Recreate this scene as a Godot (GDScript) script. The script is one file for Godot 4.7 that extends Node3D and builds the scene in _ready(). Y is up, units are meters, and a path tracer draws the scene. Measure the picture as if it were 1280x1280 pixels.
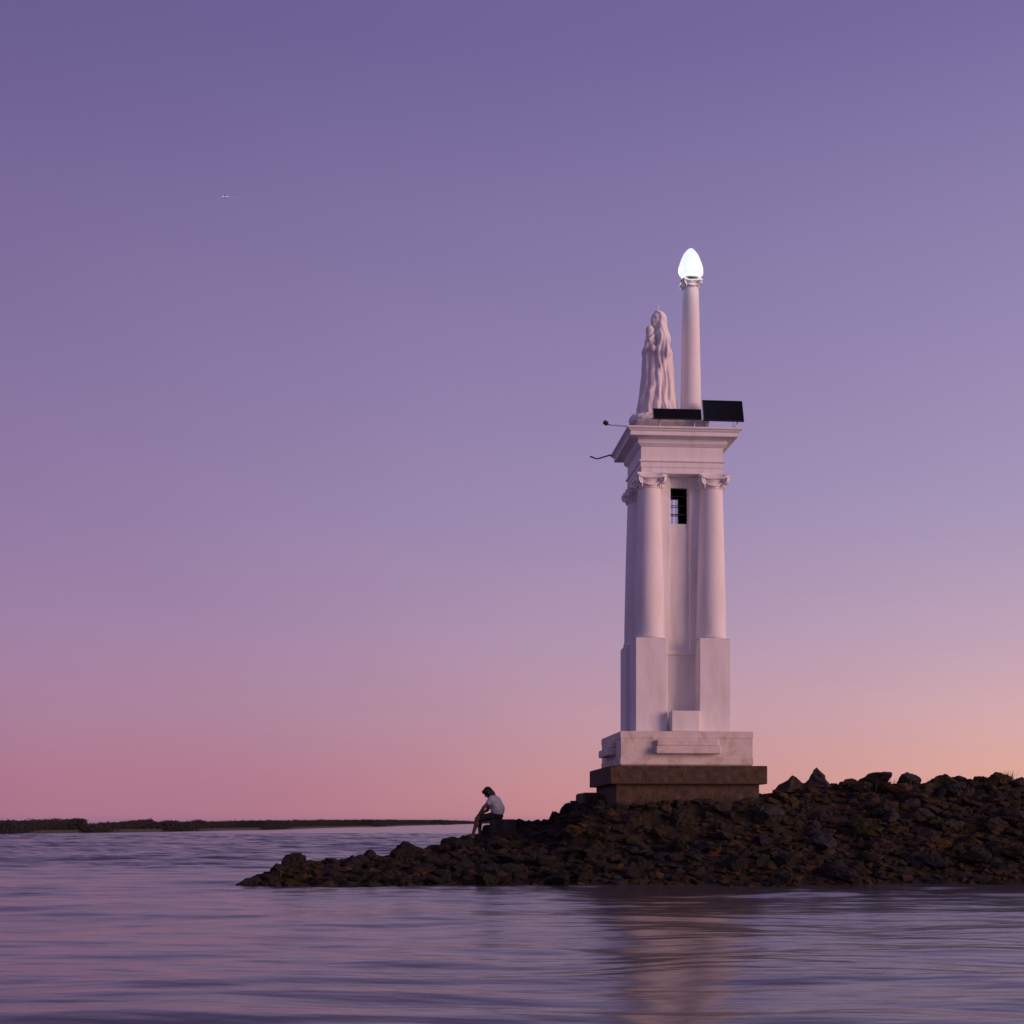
extends Node3D
# A white lamp tower with a robed statue on a dark breakwater at dusk.

const CAM_H := 1.25
const DT := 33.0                      # tower centre distance
const TX := 3.82                      # tower centre x
const YAW := 4.5
const PLAT := 10.215                  # top of the cornice
var used := {}
var M := {}
var rng := RandomNumberGenerator.new()

# ---------------------------------------------------------------- helpers
func numbered(called: String) -> String:
	if not used.has(called):
		used[called] = 0
		return called
	used[called] += 1
	return "%s_%03d" % [called, used[called]]

func tag(o: Node, label: String, category: String, group := "", kind := "") -> void:
	if label != "": o.set_meta("label", label)
	if category != "": o.set_meta("category", category)
	if group != "": o.set_meta("group", group)
	if kind != "": o.set_meta("kind", kind)

func thing(called: String, label: String, category: String, at := Vector3.ZERO, turn := 0.0, group := "") -> Node3D:
	var o := Node3D.new()
	o.name = numbered(called)
	add_child(o)
	o.position = at
	o.rotation.y = turn
	tag(o, label, category, group)
	return o

func put(mesh: Mesh, called: String, mat: Material, parent: Node = null, at := Vector3.ZERO) -> MeshInstance3D:
	var o := MeshInstance3D.new()
	o.mesh = mesh
	o.material_override = mat
	if parent == null or parent == self:
		o.name = numbered(called)
		add_child(o)
	else:
		o.name = called
		parent.add_child(o, true)
	o.position = at
	return o

func mb(smooth := false) -> SurfaceTool:
	var st := SurfaceTool.new()
	st.begin(Mesh.PRIMITIVE_TRIANGLES)
	st.set_smooth_group(0 if smooth else -1)
	return st

func fin(st: SurfaceTool) -> ArrayMesh:
	st.generate_normals()
	st.index()
	return st.commit()

func build(st: SurfaceTool, called: String, mat: Material, parent: Node = null, at := Vector3.ZERO) -> MeshInstance3D:
	return put(fin(st), called, mat, parent, at)

func tri(st: SurfaceTool, a: Vector3, b: Vector3, c: Vector3, hint: Vector3) -> void:
	if (a - c).cross(a - b).dot(hint) < 0.0:
		var t := b
		b = c
		c = t
	st.add_vertex(a); st.add_vertex(b); st.add_vertex(c)

func quad(st: SurfaceTool, a: Vector3, b: Vector3, c: Vector3, d: Vector3, hint: Vector3) -> void:
	tri(st, a, b, c, hint)
	tri(st, a, c, d, hint)

# box with chamfered edges
func cbox(st: SurfaceTool, c: Vector3, size: Vector3, bev := 0.012, xf := Transform3D.IDENTITY) -> void:
	var h := size / 2.0
	var b := minf(bev, minf(h.x, minf(h.y, h.z)) * 0.9)
	var P := func(sx: float, sy: float, sz: float, ax: int) -> Vector3:
		var v := Vector3(sx * (h.x - b), sy * (h.y - b), sz * (h.z - b))
		if ax == 0: v.x = sx * h.x
		elif ax == 1: v.y = sy * h.y
		else: v.z = sz * h.z
		return xf * (c + v)
	var o := xf * c
	for s in [-1.0, 1.0]:
		quad(st, P.call(s, -1, -1, 0), P.call(s, 1, -1, 0), P.call(s, 1, 1, 0), P.call(s, -1, 1, 0), xf.basis * Vector3(s, 0, 0))
		quad(st, P.call(-1, s, -1, 1), P.call(1, s, -1, 1), P.call(1, s, 1, 1), P.call(-1, s, 1, 1), xf.basis * Vector3(0, s, 0))
		quad(st, P.call(-1, -1, s, 2), P.call(1, -1, s, 2), P.call(1, 1, s, 2), P.call(-1, 1, s, 2), xf.basis * Vector3(0, 0, s))
	for s in [-1.0, 1.0]:
		for t in [-1.0, 1.0]:
			quad(st, P.call(s, t, -1, 0), P.call(s, t, 1, 0), P.call(s, t, 1, 1), P.call(s, t, -1, 1), xf.basis * Vector3(s, t, 0))
			quad(st, P.call(s, -1, t, 0), P.call(s, 1, t, 0), P.call(s, 1, t, 2), P.call(s, -1, t, 2), xf.basis * Vector3(s, 0, t))
			quad(st, P.call(-1, s, t, 1), P.call(1, s, t, 1), P.call(1, s, t, 2), P.call(-1, s, t, 2), xf.basis * Vector3(0, s, t))
			for u in [-1.0, 1.0]:
				tri(st, P.call(s, t, u, 0), P.call(s, t, u, 1), P.call(s, t, u, 2), P.call(s, t, u, 0) - o)

func boxm(size: Vector3, bev := 0.012) -> ArrayMesh:
	var st := mb()
	cbox(st, Vector3.ZERO, size, bev)
	return fin(st)

# square stacked profile [[half, y], ...]
func sqloft(st: SurfaceTool, prof: Array, cap := true) -> void:
	for k in range(prof.size() - 1):
		var a0: float = prof[k][0]
		var y0: float = prof[k][1]
		var a1: float = prof[k + 1][0]
		var y1: float = prof[k + 1][1]
		for f in 4:
			var r := Basis(Vector3.UP, f * PI / 2)
			var hint := Vector3(0, a0 - a1, y1 - y0)
			if absf(y1 - y0) < 1e-5: hint = Vector3(0, a0 - a1, 0.0)
			quad(st, r * Vector3(-a0, y0, a0), r * Vector3(a0, y0, a0), r * Vector3(a1, y1, a1), r * Vector3(-a1, y1, a1), r * hint)
	if cap:
		for e in [0, prof.size() - 1]:
			var a: float = prof[e][0]
			var y: float = prof[e][1]
			quad(st, Vector3(-a, y, -a), Vector3(a, y, -a), Vector3(a, y, a), Vector3(-a, y, a), Vector3(0, -1.0 if e == 0 else 1.0, 0))

func lathe(st: SurfaceTool, prof: Array, segs: int, c := Vector3.ZERO, lobes := 0, lobe := 0.0) -> void:
	for k in range(prof.size() - 1):
		for i in segs:
			var p := []
			for q in [[k, i], [k, i + 1], [k + 1, i + 1], [k + 1, i]]:
				var a: float = TAU * float(q[1] % segs) / segs
				var r: float = prof[q[0]][0] * (1.0 + lobe * cos(lobes * a))
				p.append(c + Vector3(cos(a) * r, prof[q[0]][1], sin(a) * r))
			var am := TAU * (i + 0.5) / segs
			var dr: float = prof[k + 1][0] - prof[k][0]
			var dy: float = prof[k + 1][1] - prof[k][1]
			quad(st, p[0], p[1], p[2], p[3], Vector3(cos(am) * dy, -dr, sin(am) * dy))

func tube(st: SurfaceTool, pts: Array, rad: Array, segs := 8) -> void:
	var rings := []
	for k in pts.size():
		var d: Vector3 = (pts[mini(k + 1, pts.size() - 1)] - pts[maxi(k - 1, 0)]).normalized()
		var up := Vector3.UP if absf(d.y) < 0.9 else Vector3.RIGHT
		var u := d.cross(up).normalized()
		var v := d.cross(u).normalized()
		var ring := []
		for i in segs:
			var a := TAU * i / segs
			ring.append(pts[k] + (u * cos(a) + v * sin(a)) * rad[k])
		rings.append(ring)
	for k in range(pts.size() - 1):
		for i in segs:
			var j := (i + 1) % segs
			var mid: Vector3 = (rings[k][i] + rings[k][j]) / 2.0 - pts[k]
			quad(st, rings[k][i], rings[k][j], rings[k + 1][j], rings[k + 1][i], mid)
	for e in [0, pts.size() - 1]:
		var dir: Vector3 = (pts[0] - pts[1]) if e == 0 else (pts[-1] - pts[-2])
		for i in segs:
			tri(st, pts[e], rings[e][i], rings[e][(i + 1) % segs], dir)

# ---- signed-distance bodies meshed as surface nets
func cap(p: Vector3, a: Vector3, b: Vector3, ra: float, rb: float) -> float:
	var ab := b - a
	var t := clampf((p - a).dot(ab) / maxf(ab.length_squared(), 1e-9), 0.0, 1.0)
	return (p - a - ab * t).length() - lerpf(ra, rb, t)

func ell(p: Vector3, c: Vector3, r: Vector3) -> float:
	var q := (p - c) / r
	return (q.length() - 1.0) * minf(r.x, minf(r.y, r.z))

func smin(a: float, b: float, k: float) -> float:
	var h := clampf(0.5 + 0.5 * (b - a) / k, 0.0, 1.0)
	return lerpf(b, a, h) - k * h * (1.0 - h)

func nets(f: Callable, lo: Vector3, hi: Vector3, cell: float, margin := 0.03) -> ArrayMesh:
	var B := 4
	var nx := int(ceil((hi.x - lo.x) / cell / B)) * B + 1
	var ny := int(ceil((hi.y - lo.y) / cell / B)) * B + 1
	var nz := int(ceil((hi.z - lo.z) / cell / B)) * B + 1
	var val := PackedFloat32Array()
	val.resize(nx * ny * nz)
	val.fill(1.0)
	var done := PackedByteArray()
	done.resize(nx * ny * nz)
	var reach := cell * B * 0.87 + margin
	for bz in range(0, nz - 1, B):
		for by in range(0, ny - 1, B):
			for bx in range(0, nx - 1, B):
				var d: float = f.call(lo + Vector3(bx + 2, by + 2, bz + 2) * cell)
				var near := absf(d) < reach
				for z in range(bz, bz + B + 1):
					for y in range(by, by + B + 1):
						for x in range(bx, bx + B + 1):
							var i := x + nx * (y + ny * z)
							if near:
								if done[i] != 1:
									val[i] = f.call(lo + Vector3(x, y, z) * cell)
									done[i] = 1
							elif done[i] == 0:
								val[i] = d
								done[i] = 2
	var vid := {}
	var V := PackedVector3Array()
	var off := [0, 1, nx, nx + 1, nx * ny, nx * ny + 1, nx * ny + nx, nx * ny + nx + 1]
	var E := [[0, 1], [2, 3], [4, 5], [6, 7], [0, 2], [1, 3], [4, 6], [5, 7], [0, 4], [1, 5], [2, 6], [3, 7]]
	for z in nz - 1:
		for y in ny - 1:
			var row := nx * (y + ny * z)
			for x in nx - 1:
				var i := x + row
				var m := 0
				for k in 8:
					if val[i + off[k]] < 0.0: m |= 1 << k
				if m == 0 or m == 255: continue
				var s := Vector3.ZERO
				var n := 0
				for e in E:
					var a := val[i + off[e[0]]]
					var b := val[i + off[e[1]]]
					if (a < 0.0) != (b < 0.0):
						var t := a / (a - b)
						var pa := Vector3(e[0] & 1, (e[0] >> 1) & 1, e[0] >> 2)
						var pb := Vector3(e[1] & 1, (e[1] >> 1) & 1, e[1] >> 2)
						s += pa.lerp(pb, t)
						n += 1
				vid[i] = V.size()
				V.append(lo + (Vector3(x, y, z) + s / n) * cell)
	var I := PackedInt32Array()
	var N := PackedVector3Array()
	N.resize(V.size())
	var steps := [1, nx, nx * ny]
	for i in vid:
		for ax in 3:
			var j: int = i + steps[ax]
			if (val[i] < 0.0) == (val[j] < 0.0): continue
			var u: int = steps[(ax + 1) % 3]
			var v: int = steps[(ax + 2) % 3]
			if not (vid.has(i - u) and vid.has(i - v) and vid.has(i - u - v)): continue
			var q := [vid[i - u - v], vid[i - v], vid[i], vid[i - u]]
			var out := Vector3.ZERO
			out[ax] = 1.0 if val[i] < 0.0 else -1.0
			for t in [[0, 1, 2], [0, 2, 3]]:
				var a: int = q[t[0]]
				var b: int = q[t[1]]
				var c: int = q[t[2]]
				var nn := (V[a] - V[c]).cross(V[a] - V[b])
				if nn.dot(out) < 0.0:
					var w := b
					b = c
					c = w
					nn = -nn
				I.append(a); I.append(b); I.append(c)
				N[a] += nn; N[b] += nn; N[c] += nn
	for k in N.size(): N[k] = N[k].normalized()
	var arr := []
	arr.resize(Mesh.ARRAY_MAX)
	arr[Mesh.ARRAY_VERTEX] = V
	arr[Mesh.ARRAY_NORMAL] = N
	arr[Mesh.ARRAY_INDEX] = I
	var me := ArrayMesh.new()
	me.add_surface_from_arrays(Mesh.PRIMITIVE_TRIANGLES, arr)
	return me

# ---- materials
func noise(sd: int, freq: float, oct := 4, kind := FastNoiseLite.TYPE_SIMPLEX_SMOOTH) -> FastNoiseLite:
	var n := FastNoiseLite.new()
	n.seed = sd
	n.frequency = freq
	n.noise_type = kind
	n.fractal_octaves = oct
	return n

func ntex(sd: int, freq: float, stops: Array, size := 512, oct := 5, kind := FastNoiseLite.TYPE_SIMPLEX_SMOOTH) -> ImageTexture:
	var im := noise(sd, freq, oct, kind).get_seamless_image(size, size)
	im.convert(Image.FORMAT_L8)
	var src := im.get_data()
	var g := Gradient.new()
	g.offsets = PackedFloat32Array(stops.map(func(s): return s[0]))
	g.colors = PackedColorArray(stops.map(func(s): return s[1]))
	var lut := []
	for k in 256:
		lut.append(g.sample(k / 255.0))
	var out := PackedByteArray()
	out.resize(size * size * 3)
	for k in size * size:
		var c: Color = lut[src[k]]
		out[k * 3] = c.r8
		out[k * 3 + 1] = c.g8
		out[k * 3 + 2] = c.b8
	return ImageTexture.create_from_image(Image.create_from_data(size, size, false, Image.FORMAT_RGB8, out))

func L(r: float, g: float, b: float) -> Color:       # a linear base colour
	return Color(r, g, b).linear_to_srgb()

func mat(rough: float, tex: Texture2D, scale: float, bump: Texture2D = null, bump_cm := 0.3, tint := Color.WHITE) -> StandardMaterial3D:
	var m := StandardMaterial3D.new()
	m.albedo_color = tint
	m.roughness = rough
	m.uv1_triplanar = true
	m.uv1_scale = Vector3.ONE * scale
	if tex: m.albedo_texture = tex
	if bump:
		m.heightmap_enabled = true
		m.heightmap_texture = bump
		m.heightmap_scale = bump_cm
	return m

func plain(c: Color, rough: float, metal := 0.0) -> StandardMaterial3D:
	var m := StandardMaterial3D.new()
	m.albedo_color = c
	m.roughness = rough
	m.metallic = metal
	return m

func make_materials() -> void:
	var bump := ntex(5, 0.03, [[0.0, Color.BLACK], [1.0, Color.WHITE]], 512, 6)
	M.bump = bump
	var plaster := ntex(11, 0.006, [[0.0, L(0.66, 0.63, 0.61)], [0.3, L(0.74, 0.72, 0.70)], [0.7, L(0.80, 0.785, 0.77)], [1.0, L(0.70, 0.665, 0.64)]])
	M.plaster = mat(0.85, plaster, 0.55, bump, 0.15)
	M.plaster.uv1_scale = Vector3(0.85, 0.17, 0.85)
	M.plaster_old = mat(0.9, ntex(12, 0.008, [[0.0, L(0.47, 0.40, 0.34)], [0.4, L(0.64, 0.57, 0.51)], [0.75, L(0.70, 0.635, 0.58)], [1.0, L(0.58, 0.48, 0.41)]]), 0.6, bump, 0.3)
	M.stone_statue = mat(0.8, ntex(13, 0.012, [[0.0, L(0.55, 0.50, 0.48)], [0.4, L(0.72, 0.68, 0.66)], [1.0, L(0.76, 0.73, 0.71)]]), 1.1, bump, 0.2)
	M.plinth = mat(0.92, ntex(14, 0.01, [[0.0, L(0.032, 0.022, 0.016)], [0.4, L(0.060, 0.039, 0.026)], [0.7, L(0.078, 0.050, 0.031)], [1.0, L(0.125, 0.078, 0.041)]]), 0.7, bump, 1.0)
	M.inside_shade = plain(L(0.02, 0.02, 0.02), 0.95)  # near-black: shade inside the core, put into the colour
	M.iron = plain(L(0.025, 0.022, 0.02), 0.6, 0.3)
	M.alu = plain(L(0.45, 0.45, 0.45), 0.45, 0.6)
	M.cells = plain(L(0.004, 0.004, 0.007), 0.55)
	M.cells.metallic_specular = 0.25
	M.rope = plain(L(0.22, 0.17, 0.13), 0.9)
	# rocks: a dry set and a set that is wet and weed-covered at the waterline
	var dry := [
		[L(0.026, 0.022, 0.018), L(0.048, 0.038, 0.031), L(0.078, 0.060, 0.048)],
		[L(0.024, 0.023, 0.023), L(0.043, 0.041, 0.041), L(0.070, 0.065, 0.065)],
		[L(0.031, 0.022, 0.013), L(0.066, 0.043, 0.024), L(0.114, 0.072, 0.036)],
		[L(0.024, 0.023, 0.012), L(0.043, 0.040, 0.019), L(0.072, 0.062, 0.029)],
		[L(0.036, 0.022, 0.017), L(0.074, 0.041, 0.030), L(0.126, 0.067, 0.046)]]
	M.rocks = []
	for k in dry.size():
		var c: Array = dry[k]
		M.rocks.append(mat(0.95, ntex(30 + k, 0.014, [[0.15, c[0]], [0.5, c[1]], [0.85, c[2]]], 256), 0.9, bump, 2.5))
	M.wet = []
	for k in 2:
		var w: Array = [[L(0.021, 0.019, 0.018), L(0.039, 0.035, 0.031)], [L(0.018, 0.019, 0.012), L(0.036, 0.035, 0.021)]][k]
		M.wet.append(mat(0.8, ntex(50 + k, 0.014, [[0.2, w[0]], [0.8, w[1]]], 256), 0.9, bump, 2.0))
	for m in M.rocks + M.wet: m.metallic_specular = 0.2
	M.earth = mat(0.97, ntex(60, 0.012, [[0.1, L(0.018, 0.015, 0.012)], [0.45, L(0.034, 0.027, 0.019)], [0.7, L(0.042, 0.036, 0.018)], [0.95, L(0.075, 0.047, 0.026)]]), 0.45, bump, 4.0)

# ---------------------------------------------------------------- setting
func look() -> void:
	var cam := Camera3D.new()
	cam.name = "camera"
	cam.near = 0.1
	cam.far = 40000.0
	cam.projection = Camera3D.PROJECTION_FRUSTUM
	cam.size = 2.0 * 0.1 * 640.0 / 1750.0
	cam.frustum_offset = Vector2(0, 0.1 * 388.0 / 1750.0)
	add_child(cam)
	cam.position = Vector3(0, CAM_H, 0)
	cam.current = true

	# dusk sky: pink band at the horizon into violet, warmer towards where the sun went down, beyond the right edge
	var els := [0.0, 1.6, 4.2, 7.4, 12.2, 18.3, 24.5, 29.2, 50.0, 90.0]
	var lft := [Color8(172, 116, 136), Color8(175, 120, 142), Color8(170, 128, 154), Color8(160, 130, 165), Color8(146, 124, 165), Color8(132, 115, 160), Color8(118, 104, 152), Color8(106, 95, 145), Color8(86, 79, 127), Color8(72, 68, 115)]
	var rgt := [Color8(224, 160, 142), Color8(223, 166, 152), Color8(210, 168, 172), Color8(188, 160, 182), Color8(165, 149, 184), Color8(149, 135, 178), Color8(134, 122, 169), Color8(117, 107, 160), Color8(92, 86, 137), Color8(72, 68, 115)]
	var W := 1024
	var H := 512
	var im := Image.create(W, H, false, Image.FORMAT_RGBF)
	var haze_n := noise(77, 1.0, 4)
	for j in H:
		var el := 90.0 - (j + 0.5) / H * 180.0
		var e := absf(el)
		var k := 0
		while k < els.size() - 2 and e > els[k + 1]: k += 1
		var t: float = clampf((e - els[k]) / (els[k + 1] - els[k]), 0.0, 1.0)
		var a: Color = lft[k].srgb_to_linear().lerp(lft[k + 1].srgb_to_linear(), t)
		var b: Color = rgt[k].srgb_to_linear().lerp(rgt[k + 1].srgb_to_linear(), t)
		for i in W:
			var az := (i + 0.5) / W * TAU
			var f := 0.5 + 0.5 * cos(az - deg_to_rad(80.0))     # 1 towards the afterglow
			var s := clampf((f - 0.43) / 0.32, -0.3, 1.35)
			s += 0.10 * haze_n.get_noise_3d(sin(az) * 3.0, el * 0.12, cos(az) * 3.0)
			if s > 0.0: s = lerpf(s, pow(s, 1.7), smoothstep(9.0, 1.0, e))
			var c := Color(a.r + (b.r - a.r) * s, a.g + (b.g - a.g) * s, a.b + (b.b - a.b) * s)
			im.set_pixel(i, j, c)
	var pan := PanoramaSkyMaterial.new()
	pan.panorama = ImageTexture.create_from_image(im)
	var sky := Sky.new()
	sky.sky_material = pan
	var env := Environment.new()
	env.background_mode = Environment.BG_SKY
	env.sky = sky
	env.tonemap_mode = Environment.TONE_MAPPER_LINEAR
	env.tonemap_exposure = 1.0
	env.sdfgi_enabled = true
	env.ssao_enabled = true
	env.ssil_enabled = true
	var we := WorldEnvironment.new()
	we.name = "environment"
	we.environment = env
	add_child(we)

	# the last of the afterglow, low over the water to the right
	var sun := DirectionalLight3D.new()
	sun.name = "sun"
	sun.light_energy = 0.70
	sun.light_color = Color(1.0, 0.78, 0.72)
	sun.light_angular_distance = 30.0
	sun.shadow_enabled = true
	add_child(sun)
	var az := deg_to_rad(120.0)
	var el := deg_to_rad(9.0)
	var to := Vector3(sin(az) * cos(el), sin(el), -cos(az) * cos(el))
	sun.look_at_from_position(to * 10.0, Vector3.ZERO, Vector3.UP)

var w1 := noise(101, 0.5, 3)
var w2 := noise(102, 0.5, 3)
var w3 := noise(103, 0.5, 2)

func wave(x: float, z: float) -> float:
	var env := 0.55 + 1.1 * absf(w2.get_noise_2d(x * 0.05 + 9.0, z * 0.16))
	return 0.105 * env * w1.get_noise_2d(x * 0.24, z * 0.85) + 0.012 * w2.get_noise_2d(x * 0.9 + 40.0, z * 3.2) + 0.002 * w3.get_noise_2d(x * 2.6, z * 9.0)

func water() -> void:
	var zs := []
	var d := 4.0
	while d < 170.0:
		zs.append(d)
		d += 0.035 + 0.0065 * (d - 4.0) if d < 40.0 else 0.27 + 0.004 * (d - 40.0)
	while d < 30000.0:
		zs.append(d)
		d *= 1.12
	var cols := 300
	var V := PackedVector3Array()
	var N := PackedVector3Array()
	var I := PackedInt32Array()
	for r in zs.size():
		var dd: float = zs[r]
		var half := 6.0 + dd * 0.55
		for c in cols + 1:
			var x := (float(c) / cols * 2.0 - 1.0) * half
			var amp := (1.0 + 1.5 * smoothstep(33.0, 46.0, dd)) * clampf(1.0 - (dd - 150.0) / 20.0, 0.0, 1.0)
			var h := 0.0
			var n := Vector3.UP
			if amp > 0.0:
				h = wave(x, dd) * amp
				var e := 0.02
				n = Vector3(-(wave(x + e, dd) - wave(x - e, dd)) / (2 * e), 1.0, (wave(x, dd + e) - wave(x, dd - e)) / (2 * e))
				n = Vector3(n.x * amp, 1.0, n.z * amp).normalized()
			V.append(Vector3(x, h, -dd))
			N.append(n)
	for r in zs.size() - 1:
		for c in cols:
			var a := r * (cols + 1) + c
			var b := a + cols + 1
			I.append_array(PackedInt32Array([a, b, a + 1, a + 1, b, b + 1]))
	var arr := []
	arr.resize(Mesh.ARRAY_MAX)
	arr[Mesh.ARRAY_VERTEX] = V
	arr[Mesh.ARRAY_NORMAL] = N
	arr[Mesh.ARRAY_INDEX] = I
	var me := ArrayMesh.new()
	me.add_surface_from_arrays(Mesh.PRIMITIVE_TRIANGLES, arr)
	var m := StandardMaterial3D.new()
	m.albedo_color = L(0.075, 0.062, 0.062)
	m.roughness = 0.18
	m.metallic_specular = 0.8
	m.uv1_triplanar = true
	m.uv1_world_triplanar = true
	m.uv1_scale = Vector3(0.10, 0.1, 0.42)
	m.heightmap_enabled = true
	m.heightmap_texture = ntex(70, 0.02, [[0.0, Color.BLACK], [1.0, Color.WHITE]], 512, 4)
	m.heightmap_scale = 0.6
	var o := put(me, "water", m)
	tag(o, "", "", "", "structure")

# ground of the breakwater: ridge line and foot line by x
func lut(x: float, t: Array) -> float:
	if x <= t[0][0]: return t[0][1]
	for k in range(t.size() - 1):
		if x <= t[k + 1][0]:
			return lerpf(t[k][1], t[k + 1][1], smoothstep(0.0, 1.0, (x - t[k][0]) / (t[k + 1][0] - t[k][0])))
	return t[-1][1]

const RIDGE_D := [[-5.4, 27.8], [-3.9, 29.2], [-2.6, 30.4], [-0.8, 33.0], [1.6, 34.2], [4.0, 34.0], [7.0, 33.2], [18.0, 33.0]]
const RIDGE_H := [[-5.5, -0.25], [-5.1, 0.10], [-4.4, 0.36], [-3.4, 0.42], [-2.6, 0.52], [-1.8, 0.66], [-0.8, 0.86], [-0.25, 0.98], [0.2, 1.16], [0.9, 1.30], [1.6, 1.46], [2.4, 1.65], [4.5, 1.9], [5.9, 2.0], [7.0, 2.12], [9.0, 2.12], [18.0, 2.2]]
const FOOT_D := [[-5.6, 27.2], [-3.0, 26.9], [4.0, 27.1], [8.0, 28.0], [18.0, 28.6]]
var g1 := noise(201, 0.55, 4)
var g2 := noise(202, 1.6, 3, FastNoiseLite.TYPE_CELLULAR)

func ground(x: float, d: float) -> float:
	var rd := lut(x, RIDGE_D)
	var rh := lut(x, RIDGE_H)
	var fd := lut(x, FOOT_D)
	var h := 0.0
	if d < rd:
		var t := (d - fd) / maxf(rd - fd, 0.5)
		h = lerpf(-0.12, rh, clampf(pow(maxf(t, 0.0), 0.85), 0.0, 1.0)) if t >= 0.0 else -0.12 + t * 2.0
	else:
		h = rh - maxf(0.0, d - rd - 1.6) * 0.55 - (d - rd) * 0.06
	# level bed under the tower
	var q := Vector2(x - TX, d - DT)
	var lvl := smoothstep(3.0, 1.9, maxf(absf(q.x), absf(q.y)))
	h = lerpf(h, 1.72, lvl * smoothstep(0.2, 1.2, h))
	h += (0.11 * g1.get_noise_2d(x, d) + 0.09 * g2.get_noise_2d(x, d * 1.3)) * smoothstep(-0.3, 0.5, h)
	if x < -5.3: h -= (-5.3 - x) * 0.9
	return h

func headland() -> void:
	var x0 := -6.4
	var x1 := 17.0
	var st := 0.11
	var nx := int((x1 - x0) / st)
	var nz := int((40.0 - 25.6) / st)
	var V := PackedVector3Array()
	for j in nz + 1:
		for i in nx + 1:
			var x := x0 + i * st
			var d := 25.6 + j * st
			V.append(Vector3(x, maxf(ground(x, d), -1.0), -d))
	var s := mb(true)
	for v in V: s.add_vertex(v)
	for j in nz:
		for i in nx:
			var a := j * (nx + 1) + i
			var b := a + nx + 1
			for q in [a, b, a + 1, a + 1, b, b + 1]: s.add_index(q)
	s.generate_normals()
	var o := put(s.commit(), "rocky_ground", M.earth)
	M.earth.metallic_specular = 0.2
	tag(o, "", "", "", "structure")

# angular rock: a ball with random planes cut off and a rough skin
func rock_mesh(sd: int, n := 8, cuts := 13) -> ArrayMesh:
	var r := RandomNumberGenerator.new()
	r.seed = sd
	var pl := []
	for k in cuts:
		pl.append([Vector3(r.randfn(), r.randfn() * 0.9, r.randfn()).normalized(), r.randf_range(0.44, 0.80)])
	var nn := noise(sd, 1.3, 3)
	var f := func(p: Vector3) -> Vector3:
		var u := p.normalized()
		var q := u
		for c in pl:
			var e: float = q.dot(c[0]) - c[1]
			if e > 0.0: q -= c[0] * e * 0.94
		return q * (1.0 + 0.20 * nn.get_noise_3dv(u * 1.4) + 0.09 * nn.get_noise_3dv(u * 4.0))
	var st := mb()
	for ax in 3:
		for s in [-1.0, 1.0]:
			for i in n:
				for j in n:
					var c := []
					for q in [[i, j], [i + 1, j], [i + 1, j + 1], [i, j + 1]]:
						var p := Vector3.ZERO
						p[ax] = s
						p[(ax + 1) % 3] = tan((float(q[0]) / n * 2.0 - 1.0) * PI / 4)
						p[(ax + 2) % 3] = tan((float(q[1]) / n * 2.0 - 1.0) * PI / 4)
						c.append(f.call(p))
					quad(st, c[0], c[1], c[2], c[3], c[0] + c[2])
	return fin(st)

var rocks := []

func boulder(x: float, d: float, size: Vector3, m: Material, label: String, group: String, called := "boulder", sink := 0.3, turn := -99.0, variant := -1) -> MeshInstance3D:
	var v := variant if variant >= 0 else rng.randi_range(0, rocks.size() - 1)
	var y := ground(x, d)
	var o := put(rocks[v], called, m, null, Vector3(x, y + size.y * (0.75 - sink), -d))
	o.scale = size
	o.rotation = Vector3(rng.randf_range(-0.25, 0.25), rng.randf_range(0, TAU) if turn < -90.0 else turn, rng.randf_range(-0.25, 0.25))
	tag(o, label, "rock", group)
	return o

func in_tower(x: float, d: float, r: float) -> bool:
	return absf(x - TX) < 1.9 + r and absf(d - DT) < 1.9 + r

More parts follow.
